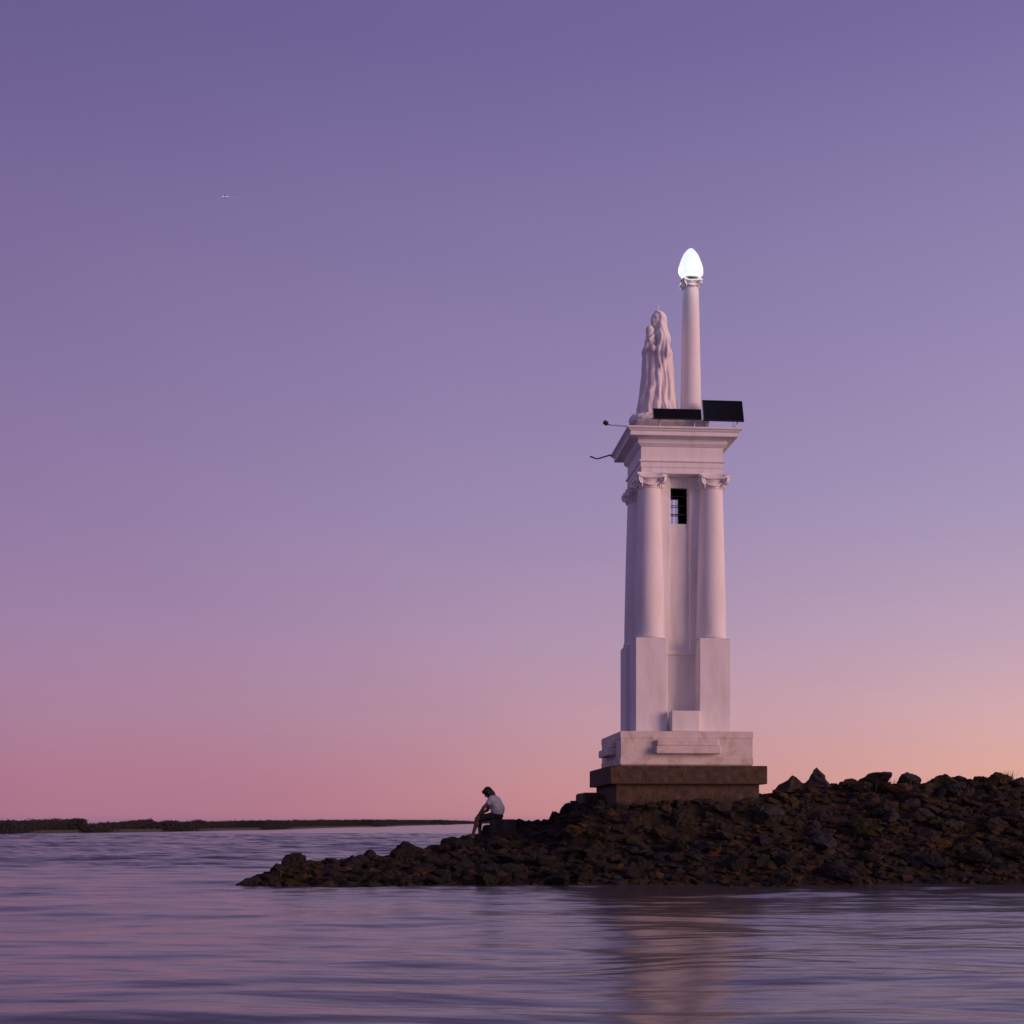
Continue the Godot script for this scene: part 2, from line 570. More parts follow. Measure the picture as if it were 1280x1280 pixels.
func boulders() -> void:
	for k in 14: rocks.append(rock_mesh(500 + k))
	# rocks one can name
	var pyr := []
	for k in 2:
		var st := mb()
		var nn := noise(620 + k, 2.2, 3)
		var tip := Vector3([0.04, -0.10][k], 1.0, 0.0)
		var rg := []
		for q in 5:
			var ring := []
			var t := q / 5.0
			for i in 10:
				var a := TAU * i / 10
				var sq := 1.0 / maxf(absf(cos(a + 0.5)), absf(sin(a + 0.5)))
				var p := Vector3(cos(a) * sq, -0.45, sin(a) * sq * 0.85).lerp(tip, t)
				ring.append(p * (1.0 + 0.34 * nn.get_noise_3dv(p * 1.1)) + Vector3(0.12, 0, 0.1) * nn.get_noise_3dv(p * 3.0 + Vector3.ONE * 7.0))
			rg.append(ring)
		for q in 4:
			for i in 10:
				var j := (i + 1) % 10
				quad(st, rg[q][i], rg[q][j], rg[q + 1][j], rg[q + 1][i], rg[q][i] + rg[q][j] + Vector3(0, 0.6, 0))
		for i in 10: tri(st, rg[4][i], rg[4][(i + 1) % 10], tip, rg[4][i] + Vector3(0, 0.3, 0))
		pyr.append(fin(st))
	var p0 := put(pyr[0], "pointed_boulder", M.rocks[0], null, Vector3(6.63, ground(6.63, 33.2) + 0.14, -33.2))
	p0.scale = Vector3(0.40, 0.27, 0.4)
	tag(p0, "broad pointed boulder next to the tower's dark plinth on the ridge", "rock")
	var p1 := put(pyr[1], "pointed_boulder", M.rocks[1], null, Vector3(7.27, ground(7.27, 33.3) + 0.16, -33.3))
	p1.scale = Vector3(0.36, 0.33, 0.4)
	p1.rotation.y = 0.7
	tag(p1, "sharply pointed dark boulder, second from the plinth along the ridge", "rock")
	boulder(-2.25, 30.4, Vector3(0.50, 0.25, 0.5), M.wet[0], "large flat-topped dark boulder halfway along the low point", "", "flat_boulder", 0.15, 0.4, 3)
	boulder(-1.35, 31.6, Vector3(0.34, 0.25, 0.4), M.wet[1], "rounded dark boulder by the seated person's feet", "", "rounded_boulder", 0.2, 0.4, 5)
	boulder(-4.5, 28.9, Vector3(0.24, 0.19, 0.26), M.wet[0], "upright black boulder near the tip of the rocky point", "", "upright_boulder", 0.1, 1.2, 7)
	boulder(6.15, 31.6, Vector3(0.42, 0.3, 0.4), M.rocks[2], "pale brown boulder leaning by the foot of the plinth", "", "brown_boulder", 0.25, 0.2, 9)
	var n := 0
	var placed := []
	var tries := 0
	while n < 285 and tries < 9000:
		tries += 1
		var x := rng.randf_range(-5.3, 14.5)
		var fd := lut(x, FOOT_D)
		var rd := lut(x, RIDGE_D)
		var ridge := n < 64
		var d := (rd + rng.randf_range(-0.5, 0.4)) if ridge else lerpf(fd + 0.2, rd + 0.1, pow(rng.randf(), 0.9))
		if ridge and n < 44: x = rng.randf_range(6.0, 14.0)
		if in_tower(x, d, 0.05): continue
		if x > -1.3 and x < 0.15 and d > 32.3 and d < 34.6: continue
		if x > 5.7 and x < 7.9 and d > 32.2: continue
		var s := rng.randf_range(0.22, 0.42) if ridge else (0.11 + 0.22 * pow(rng.randf(), 1.6))
		if x < -0.5: s *= 0.72
		if x > 0.1 and x < 2.3 and d > 31.5: s = minf(s, 0.2)
		var hit := false
		for q in placed:
			if Vector2(x - q.x, d - q.y).length() < (s + q.z) * 0.72:
				hit = true
				break
		if hit: continue
		placed.append(Vector3(x, d, s))
		var y := ground(x, d)
		var wet := y < 0.55
		var size := Vector3(s * rng.randf_range(1.0, 1.6), s * rng.randf_range(0.5, 0.9), s * rng.randf_range(0.8, 1.2))
		var pick := rng.randf()
		var mi := 0 if pick < 0.36 else 1 if pick < 0.66 else 3 if pick < 0.84 else 2 if pick < 0.93 else 4
		var what: String = "black wet" if wet else ["dark brown", "dark grey", "ochre", "olive mossy", "reddish"][mi]
		var big: String = "small" if s < 0.15 else "large" if s > 0.24 else "middling"
		var form: String = "flat" if size.y < size.x * 0.45 else "upright" if size.y > size.x * 0.68 else "blocky"
		var where: String = "at the waterline" if wet else "on the ridge" if ridge else "in the rubble slope"
		var by := "beyond the pointed boulders"
		for q in [[-3.6, "at the tip of the point"], [-1.2, "out past the seated person"], [0.6, "below the seated person"], [2.0, "between person and plinth"], [5.8, "below the dark plinth"], [8.0, "near the pointed boulders"], [10.5, "just beyond the pointed boulders"]]:
			if x < q[0]:
				by = q[1]
				break
		boulder(x, d, size, M.wet[rng.randi() % 2] if wet else M.rocks[mi], "%s %s %s boulder %s %s" % [big, form, what, where, by], "%s boulders %s" % [what, by], "boulder", 0.28 if ridge else 0.3)
		n += 1
	# small rubble between them
	var mm := MultiMesh.new()
	mm.transform_format = MultiMesh.TRANSFORM_3D
	mm.use_colors = true
	mm.mesh = rock_mesh(900, 3, 8)
	var tf := []
	while tf.size() < 6500:
		var x := rng.randf_range(-5.4, 15.0)
		var fd := lut(x, FOOT_D)
		var rd := lut(x, RIDGE_D)
		var d := lerpf(fd, rd + 1.0, rng.randf())
		if in_tower(x, d, -0.08): continue
		var s := 0.035 + 0.11 * pow(rng.randf(), 1.8)
		var y := ground(x, d)
		tf.append([Transform3D(Basis.from_euler(Vector3(rng.randf() * 6, rng.randf() * 6, rng.randf() * 6)).scaled(Vector3(s * 1.4, s * 0.8, s)), Vector3(x, y + s * 0.25, -d)), y])
	mm.instance_count = tf.size()
	for k in tf.size():
		mm.set_instance_transform(k, tf[k][0])
		var c: Color = [Color(0.030, 0.024, 0.020), Color(0.027, 0.026, 0.026), Color(0.042, 0.028, 0.016), Color(0.030, 0.028, 0.014), Color(0.055, 0.033, 0.023)][rng.randi() % 5]
		mm.set_instance_color(k, c)
	var o := MultiMeshInstance3D.new()
	o.multimesh = mm
	o.name = "small_rubble"
	var m := plain(Color.WHITE, 0.93)
	m.vertex_color_use_as_albedo = true
	m.metallic_specular = 0.2
	o.material_override = m
	add_child(o)
	tag(o, "small dark stones filling the gaps between the boulders", "rubble", "", "stuff")

func far_shore() -> void:
	# a low bank that runs away into the distance, with dense scrub on it
	var line := [[-0.52, 128.0], [-0.366, 146.0], [-0.31, 170.0], [-0.25, 196.0], [-0.18, 243.0], [-0.10, 400.0], [-0.05, 700.0], [-0.015, 1500.0]]
	var tops := [[-0.52, 1.40], [-0.366, 1.35], [-0.306, 1.62], [-0.303, 1.0], [-0.285, 1.2], [-0.258, 1.6], [-0.2545, 1.2], [-0.245, 1.45], [-0.235, 1.25], [-0.225, 1.55], [-0.215, 1.35], [-0.18, 1.55], [-0.10, 2.0], [-0.05, 2.4], [-0.015, 2.2]]
	var st := mb()
	for k in range(line.size() - 1):
		var a := Vector3(line[k][0] * line[k][1], 0, -line[k][1])
		var b := Vector3(line[k + 1][0] * line[k + 1][1], 0, -line[k + 1][1])
		var back := Vector3(0, 0, -14.0)
		quad(st, a + Vector3(0, -0.3, 0), b + Vector3(0, -0.3, 0), b + back * 0.15 + Vector3(0, 0.35, 0), a + back * 0.15 + Vector3(0, 0.35, 0), Vector3(0, 1, 1))
		quad(st, a + back * 0.15 + Vector3(0, 0.35, 0), b + back * 0.15 + Vector3(0, 0.35, 0), b + back + Vector3(0, 0.2, 0), a + back + Vector3(0, 0.2, 0), Vector3.UP)
	var bank := build(st, "far_bank", plain(L(0.05, 0.045, 0.04), 0.95))
	tag(bank, "", "", "", "structure")
	var leaf := mb()
	var r := RandomNumberGenerator.new()
	r.seed = 31
	for k in 26:
		var c := Vector3(r.randfn() * 0.42, r.randfn() * 0.34, r.randfn() * 0.42)
		var u := Vector3(r.randfn(), r.randfn(), r.randfn()).normalized() * 0.24
		var v := u.cross(Vector3(r.randfn(), r.randfn(), r.randfn())).normalized() * 0.17
		tri(leaf, c - u, c + v, c + u, c)
		tri(leaf, c - u, c - v, c + u, c)
	var mm := MultiMesh.new()
	mm.transform_format = MultiMesh.TRANSFORM_3D
	mm.mesh = fin(leaf)
	var tf := []
	for k in 14000:
		var t := pow(r.randf(), 0.8)
		var s := lerpf(-0.50, -0.016, t)
		var d := lut(s, line) + r.randf_range(0.3, 4.0)
		var top := lut(s, tops) * (d / lut(s, line)) + 0.05 * sin(s * 700.0) * sin(s * 333.0)
		var sz := r.randf_range(0.18, 0.36) * (1.0 + maxf(0.0, d - 250.0) / 500.0)
		var y := lerpf(-0.05, top - sz * 0.45, pow(r.randf(), 0.6))
		tf.append(Transform3D(Basis.from_euler(Vector3(r.randf() * 6, r.randf() * 6, r.randf() * 6)).scaled(Vector3(sz * 1.4, sz, sz)), Vector3(s * d, y, -d)))
	mm.instance_count = tf.size()
	for k in tf.size(): mm.set_instance_transform(k, tf[k])
	var o := MultiMeshInstance3D.new()
	o.multimesh = mm
	o.name = "far_treeline"
	o.material_override = plain(L(0.040, 0.040, 0.042), 0.95)
	add_child(o)
	tag(o, "dark low line of dense trees along the far shore across the water", "treeline", "", "stuff")

# ---------------------------------------------------------------- tower
func volute(st: SurfaceTool, c: Vector3, dir: float, r: float, thick: float) -> void:
	# scroll standing on edge, its faces turned sideways to dir
	var f := Basis(Vector3.UP, dir)
	var pts := []
	var n := 16
	for s in [-1.0, 1.0]:
		for i in n:
			var a := TAU * i / n
			var b := TAU * (i + 1) / n
			var za: float = s * thick / 2.0
			var e := Vector3(0, 0, za * 1.35)
			var p := Vector3(cos(a) * r, sin(a) * r, za)
			var q := Vector3(cos(b) * r, sin(b) * r, za)
			# rim, groove, inner turn and eye
			quad(st, c + f * p, c + f * q, c + f * Vector3(q.x * 0.76, q.y * 0.76, za), c + f * Vector3(p.x * 0.76, p.y * 0.76, za), f * Vector3(0, 0, s))
			quad(st, c + f * Vector3(p.x * 0.76, p.y * 0.76, za), c + f * Vector3(q.x * 0.76, q.y * 0.76, za), c + f * Vector3(q.x * 0.62, q.y * 0.62, za * 0.55), c + f * Vector3(p.x * 0.62, p.y * 0.62, za * 0.55), f * Vector3(0, 0, s))
			quad(st, c + f * Vector3(p.x * 0.62, p.y * 0.62, za * 0.55), c + f * Vector3(q.x * 0.62, q.y * 0.62, za * 0.55), c + f * Vector3(q.x * 0.38, q.y * 0.38, za * 1.1), c + f * Vector3(p.x * 0.38, p.y * 0.38, za * 1.1), f * Vector3(0, 0, s))
			tri(st, c + f * Vector3(p.x * 0.38, p.y * 0.38, za * 1.1), c + f * Vector3(q.x * 0.38, q.y * 0.38, za * 1.1), c + f * e, f * Vector3(0, 0, s))
	for i in n:
		var a := TAU * i / n
		var b := TAU * (i + 1) / n
		var p := Vector3(cos(a) * r, sin(a) * r, 0)
		var q := Vector3(cos(b) * r, sin(b) * r, 0)
		var z := Vector3(0, 0, thick / 2.0)
		var zi := z * 0.4
		quad(st, c + f * (p - z), c + f * (q - z), c + f * (q * 0.86 - zi), c + f * (p * 0.86 - zi), f * p)
		quad(st, c + f * (p + z), c + f * (q + z), c + f * (q * 0.86 + zi), c + f * (p * 0.86 + zi), f * p)
		quad(st, c + f * (p * 0.86 - zi), c + f * (q * 0.86 - zi), c + f * (q * 0.86 + zi), c + f * (p * 0.86 + zi), f * p)

func capital(parent: Node, y0: float, y1: float, r: float, half: float, mt: Material, flat := false) -> void:
	var h := y1 - y0
	var cp := mb(true)
	lathe(cp, [[r, y0], [r * 1.09, y0 + h * 0.06], [r * 1.09, y0 + h * 0.13], [r * 1.0, y0 + h * 0.17], [r * 1.02, y0 + h * 0.38], [r * 1.18, y0 + h * 0.55], [r * 1.22, y0 + h * 0.72], [r * 1.1, y0 + h * 0.84], [0.0, y0 + h * 0.84]], 28)
	var bell: Node = build(cp, "capital", mt, parent)
	if flat: bell = parent
	var ab := mb()
	# abacus with sides that curve in
	var ring := []
	for f in 4:
		for q in 6:
			var t := q / 6.0
			var e := Vector3(lerpf(-1, 1, t), 0, 1.0 - 0.16 * sin(PI * t)) * half * 0.94
			ring.append(Basis(Vector3.UP, f * PI / 2) * e)
	for i in ring.size():
		var a: Vector3 = ring[i]
		var b: Vector3 = ring[(i + 1) % ring.size()]
		var lo := Vector3(0, y0 + h * 0.80, 0)
		var hi := Vector3(0, y1, 0)
		quad(ab, a * 0.95 + lo, b * 0.95 + lo, b + hi - Vector3(0, h * 0.07, 0), a + hi - Vector3(0, h * 0.07, 0), a)
		quad(ab, a + hi - Vector3(0, h * 0.07, 0), b + hi - Vector3(0, h * 0.07, 0), b + hi, a + hi, a)
		tri(ab, a + hi, b + hi, hi, Vector3.UP)
		tri(ab, a * 0.95 + lo, b * 0.95 + lo, lo, Vector3.DOWN)
	build(ab, "abacus", mt, bell)
	for f in 4:
		var v := mb()
		var an := PI / 4 + f * PI / 2
		var vr := h * 0.37
		volute(v, Vector3(cos(an), 0, -sin(an)) * half * 1.03 + Vector3(0, y0 + h * 0.54, 0), an, vr, h * 0.34)
		build(v, "volute", mt, bell)
		# rolled band that joins the two scrolls of a face
		var bd := mb(true)
		var bp := []
		var br := []
		for q in 9:
			var t := q / 8.0
			bp.append(Basis(Vector3.UP, f * PI / 2) * Vector3(lerpf(-0.92, 0.92, t) * half, y0 + h * (0.74 - 0.10 * sin(PI * t)), half * (0.96 - 0.10 * sin(PI * t))))
			br.append(h * 0.115)
		tube(bd, bp, br, 8)
		build(bd, "scroll_band", mt, bell)
		# garland hanging between two scrolls
		var g := mb(true)
		var pts := []
		var rad := []
		for q in 9:
			var t := q / 8.0
			var w := Basis(Vector3.UP, f * PI / 2) * Vector3(lerpf(-0.62, 0.62, t) * half, y0 + h * (0.36 - 0.30 * sin(PI * t)), half * (0.70 + 0.17 * sin(PI * t)) )
			pts.append(w)
			rad.append(h * (0.035 + 0.05 * sin(PI * t) + 0.012 * (q % 2)))
		tube(g, pts, rad, 7)
		build(g, "garland", mt, bell)
		for s in [-1.0, 1.0]:
			var t2 := mb(true)
			var b0 := Basis(Vector3.UP, f * PI / 2) * Vector3(s * 0.60 * half, y0 + h * 0.30, half * 0.74)
			tube(t2, [b0, b0 + Vector3(0, -h * 0.2, 0), b0 + Vector3(0, -h * 0.40, 0)], [h * 0.05, h * 0.075, h * 0.02], 6)
			build(t2, "tassel", mt, bell)

func tower() -> void:
	var T := thing("lamp_tower", "tall white classical tower with corner columns and cornice on dark plinth", "tower", Vector3(TX, 0, -DT), deg_to_rad(YAW))
	# dark stone plinth
	var p := mb()
	sqloft(p, [[1.62, 1.30], [1.62, 2.095], [1.61, 2.107]])
	var pl := build(p, "plinth", M.plinth, T)
	pl.set_meta("label", "dark brown rough stone plinth under the white base")
	p = mb()
	sqloft(p, [[1.755, 2.107], [1.767, 2.12], [1.767, 2.50], [1.75, 2.517]])
	build(p, "plinth_slab", M.plinth, T)
	p = mb()
	cbox(p, Vector3(-1.93, 1.68, -0.9), Vector3(0.40, 0.55, 1.5), 0.04)
	build(p, "footing", M.plinth, T)
	# white base with a sill block on each side
	p = mb()
	sqloft(p, [[1.47, 2.517], [1.511, 2.56], [1.511, 2.70], [1.50, 2.71], [1.50, 3.135], [1.511, 3.145], [1.511, 3.285], [1.496, 3.30]])
	var base := build(p, "base", M.plaster_old, T)
	var sill := mb()
	cbox(sill, Vector3(0, 2.875, 1.59), Vector3(1.46, 0.17, 0.20), 0.015)
	cbox(sill, Vector3(0, 3.035, 1.555), Vector3(1.42, 0.146, 0.13), 0.03)
	var sm := fin(sill)
	for f in 4:
		var o := put(sm, "sill_block", M.plaster_old, base)
		o.rotation.y = f * PI / 2
	var step := put(boxm(Vector3(0.66, 0.475, 0.30), 0.02), "step_block", M.plaster, base, Vector3(0.01, 3.54, 1.18))
	step.set_meta("label", "small white block between the two front pedestals")
	# pedestals and columns
	var ped := mb()
	cbox(ped, Vector3(0, 4.37, 0), Vector3(0.73, 2.13, 0.73), 0.014)
	cbox(ped, Vector3(0, 5.447, 0), Vector3(0.70, 0.026, 0.70), 0.008)
	var pm := fin(ped)
	var sh := mb(true)
	var prof := [[0.348, 5.462], [0.362, 5.475], [0.366, 5.50], [0.360, 5.52], [0.347, 5.53], [0.345, 5.545], [0.341, 5.56]]
	for k in 14:
		var t := (k + 1) / 14.0
		prof.append([lerpf(0.341, 0.262, pow(t, 1.35)), lerpf(5.56, 8.88, t)])
	prof.append_array([[0.262, 8.89], [0.279, 8.895], [0.283, 8.91], [0.279, 8.925], [0.262, 8.93]])
	lathe(sh, prof, 44)
	var cm := fin(sh)
	var first: Node3D = null
	for f in 4:
		var s: Vector2 = [Vector2(-1, 1), Vector2(1, 1), Vector2(-1, -1), Vector2(1, -1)][f]
		put(pm, "pedestal", M.plaster, T, Vector3(s.x * 0.737, 0, s.y * 0.737))
		if first == null:
			var c := put(cm, "column", M.plaster, T, Vector3(s.x * 0.725, 0, s.y * 0.725))
			capital(c, 8.93, 9.235, 0.262, 0.345, M.plaster, true)
			first = c
		else:
			var c := first.duplicate()
			c.name = "column"
			T.add_child(c, true)
			c.position = Vector3(s.x * 0.725, 0, s.y * 0.725)
	# hollow core: pilaster strips, recessed bays, openings front and back
	var strip := boxm(Vector3(0.47, 4.08, 0.16), 0.006)
	var wallm := boxm(Vector3(0.46, 3.11, 0.10), 0.0)
	for f in 4:
		var bay := Node3D.new()
		bay.name = "wall"
		T.add_child(bay, true)
		bay.rotation.y = f * PI / 2
		for s in [-1.0, 1.0]:
			put(strip, "pilaster_strip", M.plaster, bay, Vector3(s * 0.465, 7.19, 0.60))
		var open := f % 2 == 0
		if open:
			var b := mb()
			cbox(b, Vector3(0, (5.15 + 8.156) / 2, 0.55), Vector3(0.462, 8.156 - 5.15, 0.10), 0.0)
			cbox(b, Vector3(0, (8.99 + 9.235) / 2, 0.55), Vector3(0.462, 9.235 - 8.99, 0.10), 0.0)
			cbox(b, Vector3(-0.2155, 8.573, 0.55), Vector3(0.031, 0.834, 0.10), 0.0)
			cbox(b, Vector3(0.2155, 8.573, 0.55), Vector3(0.031, 0.834, 0.10), 0.0)
			build(b, "recessed_bay", M.plaster, bay)
			var win := mb()
			for q in [[8.38, 0.018], [8.59, 0.010], [8.80, 0.010]]:
				cbox(win, Vector3(0, q[0], 0.55), Vector3(0.40, q[1] * 1.4, 0.02), 0.002)
			cbox(win, Vector3(-0.155, 8.573, 0.545), Vector3(0.014, 0.83, 0.014), 0.002)
			var w := build(win, "window_grille", M.iron, bay)
			w.set_meta("label", "dark open window with thin iron bars")
		else:
			var b := mb()
			cbox(b, Vector3(0, (5.15 + 9.235) / 2, 0.55), Vector3(0.462, 9.235 - 5.15, 0.10), 0.0)
			build(b, "recessed_bay", M.plaster, bay)
		put(boxm(Vector3(0.74, 0.10, 0.18), 0.006), "ledge_band", M.plaster, bay, Vector3(0, 5.17, 0.605))
		put(boxm(Vector3(0.80, 1.84, 0.14), 0.004), "lower_panel", M.plaster, bay, Vector3(0, 4.205, 0.565))
		# added dark panels inside, the shade of the hollow core put into their colour
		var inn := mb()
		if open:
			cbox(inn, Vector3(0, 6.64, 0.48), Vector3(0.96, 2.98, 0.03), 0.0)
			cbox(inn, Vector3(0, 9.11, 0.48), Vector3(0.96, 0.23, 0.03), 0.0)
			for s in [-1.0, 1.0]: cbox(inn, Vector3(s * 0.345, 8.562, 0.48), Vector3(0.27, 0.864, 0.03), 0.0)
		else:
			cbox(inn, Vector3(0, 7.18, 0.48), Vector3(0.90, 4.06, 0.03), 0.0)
		build(inn, "shade_lining", M.inside_shade, bay)
	put(boxm(Vector3(0.9, 0.06, 0.9), 0.0), "shade_ceiling", M.inside_shade, T, Vector3(0, 9.19, 0))  # added dark panel overhead, shade in its colour
	# entablature
	p = mb()
	sqloft(p, [[0.94, 9.235], [0.94, 9.366], [0.957, 9.374], [0.957, 9.485], [0.965, 9.487], [0.992, 9.500], [0.992, 9.535], [0.952, 9.545]])
	build(p, "architrave", M.plaster, T)
	p = mb()
	sqloft(p, [[0.950, 9.540], [0.950, 9.835], [0.962, 9.84], [0.985, 9.86], [1.015, 9.89], [1.03, 9.90], [1.03, 9.985], [1.05, 10.0], [1.085, 10.022]])
	build(p, "frieze", M.plaster, T)
	p = mb()
	sqloft(p, [[1.225, 10.022], [1.237, 10.030], [1.237, 10.115], [1.25, 10.12], [1.272, 10.14], [1.272, 10.160], [1.30, 10.166], [1.315, 10.18], [1.315, 10.207], [1.305, PLAT]])
	build(p, "cornice", M.plaster, T)
	# stepped top that the figure and the lamp shaft stand on
	p = mb()
	cbox(p, Vector3(-0.12, PLAT + 0.21, -0.22), Vector3(1.66, 0.42, 1.24), 0.03)
	build(p, "roof_step", M.plaster_old, T)

func on_tower(v: Vector3) -> Vector3:
	return Vector3(TX, 0, -DT) + Basis(Vector3.UP, deg_to_rad(YAW)) * v

func lamp_column() -> void:
	var y0 := PLAT + 0.42
	var at := on_tower(Vector3(0.41, y0, -0.05))
	var T := thing("lamp_column", "slender white column topped by a glowing bud-shaped lamp", "lamp", at, deg_to_rad(YAW))
	var s := mb(true)
	var top := 13.86 - y0
	var prof := [[0.30, 0.0], [0.30, 0.05], [0.27, 0.08], [0.25, 0.11], [0.243, 0.16]]
	for k in 10:
		var t := (k + 1) / 10.0
		prof.append([lerpf(0.243, 0.186, pow(t, 1.3)), lerpf(0.16, top, t)])
	lathe(s, prof, 32)
	build(s, "shaft", M.plaster, T)
	capital(T, top, top + 0.19, 0.186, 0.235, M.plaster)
	var cu := mb(true)
	lathe(cu, [[0.20, top + 0.165], [0.235, top + 0.18], [0.24, top + 0.205], [0.225, top + 0.22], [0.0, top + 0.22]], 28)
	build(cu, "lamp_socket", plain(L(0.16, 0.20, 0.12), 0.5, 0.4), T)
	# bud of frosted glass: overlapping petals round an egg
	var gl := StandardMaterial3D.new()
	gl.albedo_color = Color(0.3, 0.33, 0.33)
	gl.emission_enabled = true
	gl.emission = Color(0.965, 0.985, 1.0)
	gl.emission_energy_multiplier = 0.95
	gl.roughness = 0.4
	var e := mb()
	var yb := top + 0.215
	var egg := []
	for q in [[0.0, 0.205], [0.03, 0.212], [0.065, 0.216], [0.085, 0.25], [0.11, 0.268], [0.16, 0.285], [0.26, 0.282], [0.38, 0.250], [0.50, 0.205], [0.60, 0.160], [0.67, 0.105], [0.72, 0.055], [0.745, 0.0]]:
		egg.append([q[1], yb + q[0]])
	lathe(e, egg, 36, Vector3.ZERO, 6, 0.045)
	build(e, "lamp_bulb", gl, T)
	for k in 3:
		var om := OmniLight3D.new()
		om.name = "lamp_glow"
		om.light_energy = 0.2
		om.light_color = Color(0.88, 0.97, 1.0)
		om.light_size = 0.2
		om.omni_range = 40.0
		om.omni_attenuation = 2.0
		om.shadow_enabled = true
		T.add_child(om, true)
		var an := deg_to_rad(160.0 + 120.0 * k)
		om.position = Vector3(cos(an) * 0.5, yb + 0.25, -sin(an) * 0.5)

func statue() -> void:
	var at := on_tower(Vector3(-0.40, PLAT + 0.42, -0.12))
	var T := thing("statue", "pale stone statue of a robed and veiled woman holding a child", "statue", at, deg_to_rad(YAW))
	var fn := noise(301, 1.0, 2)
	var yt := 2.71
	var body := func(p: Vector3) -> float:
		# robe and mantle
		var pz := Vector3(p.x, p.y, p.z * 1.12)
		var d := cap(pz, Vector3(0.01, 1.55, 0), Vector3(-0.01, 0.22, 0), 0.285, 0.44)
		d = smin(d, cap(pz, Vector3(0.07, 2.08, 0), Vector3(0.03, 1.5, 0), 0.17, 0.28), 0.12)
		d = smin(d, cap(pz, Vector3(-0.10, 1.93, 0.02), Vector3(-0.08, 1.35, 0.02), 0.17, 0.22), 0.08)
		# shoulders, near and far
		d = smin(d, cap(p, Vector3(0.06, 2.10, 0.16), Vector3(0.09, 2.10, -0.2), 0.10, 0.10), 0.1)
		# mantle down the back
		d = smin(d, cap(p, Vector3(0.13, 2.10, 0), Vector3(0.21, 1.25, 0.02), 0.13, 0.18), 0.08)
		d = smin(d, cap(p, Vector3(0.20, 1.3, 0.05), Vector3(0.27, 0.18, 0.05), 0.16, 0.22), 0.08)
		# near arm bent forward under the child, with its wide sleeve
		d = smin(d, cap(p, Vector3(0.08, 2.05, 0.22), Vector3(0.14, 1.66, 0.30), 0.105, 0.115), 0.06)
		d = smin(d, cap(p, Vector3(0.13, 1.66, 0.28), Vector3(-0.14, 1.72, 0.28), 0.10, 0.065), 0.06)
		d = smin(d, cap(p, Vector3(0.10, 1.62, 0.28), Vector3(0.06, 1.36, 0.28), 0.10, 0.05), 0.05)
		# far arm
		d = smin(d, cap(p, Vector3(0.05, 2.05, -0.22), Vector3(-0.16, 1.66, -0.24), 0.10, 0.09), 0.06)
		d = smin(d, cap(p, Vector3(-0.16, 1.66, -0.24), Vector3(-0.28, 1.70, 0.02), 0.075, 0.055), 0.05)
		d = smin(d, cap(p, Vector3(-0.26, 1.76, 0.05), Vector3(-0.24, 1.58, 0.10), 0.06, 0.055), 0.05)
		# spread hem, foot of the statue
		d = smin(d, ell(p, Vector3(0.20, 0.14, 0.16), Vector3(0.29, 0.24, 0.28)), 0.1)
		# falling folds: long ridges that wander as they drop, deeper in the skirt
		var a := atan2(p.z, p.x)
		var w := 1.2 * fn.get_noise_3d(p.x * 1.2, p.y * 1.1, p.z * 1.2)
		var f := 1.0 - 2.2 * pow(absf(sin(a * 6.5 + p.y * 0.35 + w * 0.9)), 0.8)
		var g := 1.0 - 2.0 * absf(sin(a * 11.0 - p.y * 0.8 + w * 1.5))
		var deep := smoothstep(2.2, 0.9, p.y)
		var sash := p.y - 1.15 - p.x * 1.5 + 0.25 * w
		d += (0.009 + 0.016 * deep) * f + 0.008 * g - 0.034 * exp(-sash * sash * 60.0) * smoothstep(-0.1, 0.2, p.z) + 0.012 * fn.get_noise_3d(p.x * 5.0, p.y * 2.4, p.z * 5.0)
		# wavy edges of the mantle falling down the near side
		if p.z > 0.0:
			for q in 3:
				var xe: float = [0.02, 0.13, 0.22][q] + 0.035 * sin(p.y * [7.0, 6.0, 5.0][q] + q * 1.7) + (1.3 - p.y) * [0.02, 0.05, 0.06][q]
				var u := (p.x - xe) / 0.030
				d -= 0.026 * exp(-u * u) * smoothstep(2.1, 1.9, p.y)
		# head under its veil, face turned half to the front left
		var hc := Vector3(0.02, 2.475, 0.02)
		var hd := ell(p, hc, Vector3(0.145, 0.185, 0.145))
		hd = smin(hd, ell(p, hc + Vector3(-0.115, -0.035, 0.075), Vector3(0.035, 0.05, 0.03)), 0.03)    # nose
		hd = smin(hd, ell(p, hc + Vector3(-0.075, -0.135, 0.05), Vector3(0.055, 0.05, 0.05)), 0.03)     # chin
		hd = smin(hd, cap(p, Vector3(0.03, 2.34, 0.0), Vector3(0.06, 2.1, 0.0), 0.075, 0.10), 0.05)
		# eye hollows
		hd = maxf(hd, -ell(p, hc + Vector3(-0.135, 0.02, 0.03), Vector3(0.03, 0.022, 0.03)))
		hd = maxf(hd, -ell(p, hc + Vector3(-0.085, 0.02, 0.125), Vector3(0.03, 0.022, 0.03)))
		# veil: a shell behind the face
		var vd := ell(p, hc + Vector3(0.035, 0.01, -0.02), Vector3(0.195, 0.215, 0.195))
		vd = maxf(vd, -(Vector3(0.80, 0.0, -0.60).dot(p - hc) + 0.06))
		vd = smin(vd, cap(p, Vector3(0.12, 2.40, -0.04), Vector3(0.18, 2.02, 0.04), 0.12, 0.16), 0.08)
		vd = smin(vd, cap(p, Vector3(0.08, 2.36, 0.14), Vector3(0.11, 2.06, 0.20), 0.055, 0.09), 0.05)
		hd = smin(hd, vd, 0.02)
		d = smin(d, hd, 0.045)
		# the child on the arm: head, trunk, legs, an arm
		var cd := ell(p, Vector3(-0.18, 2.185, 0.13), Vector3(0.100, 0.120, 0.10))
		cd = smin(cd, ell(p, Vector3(-0.265, 2.17, 0.165), Vector3(0.02, 0.03, 0.02)), 0.02)
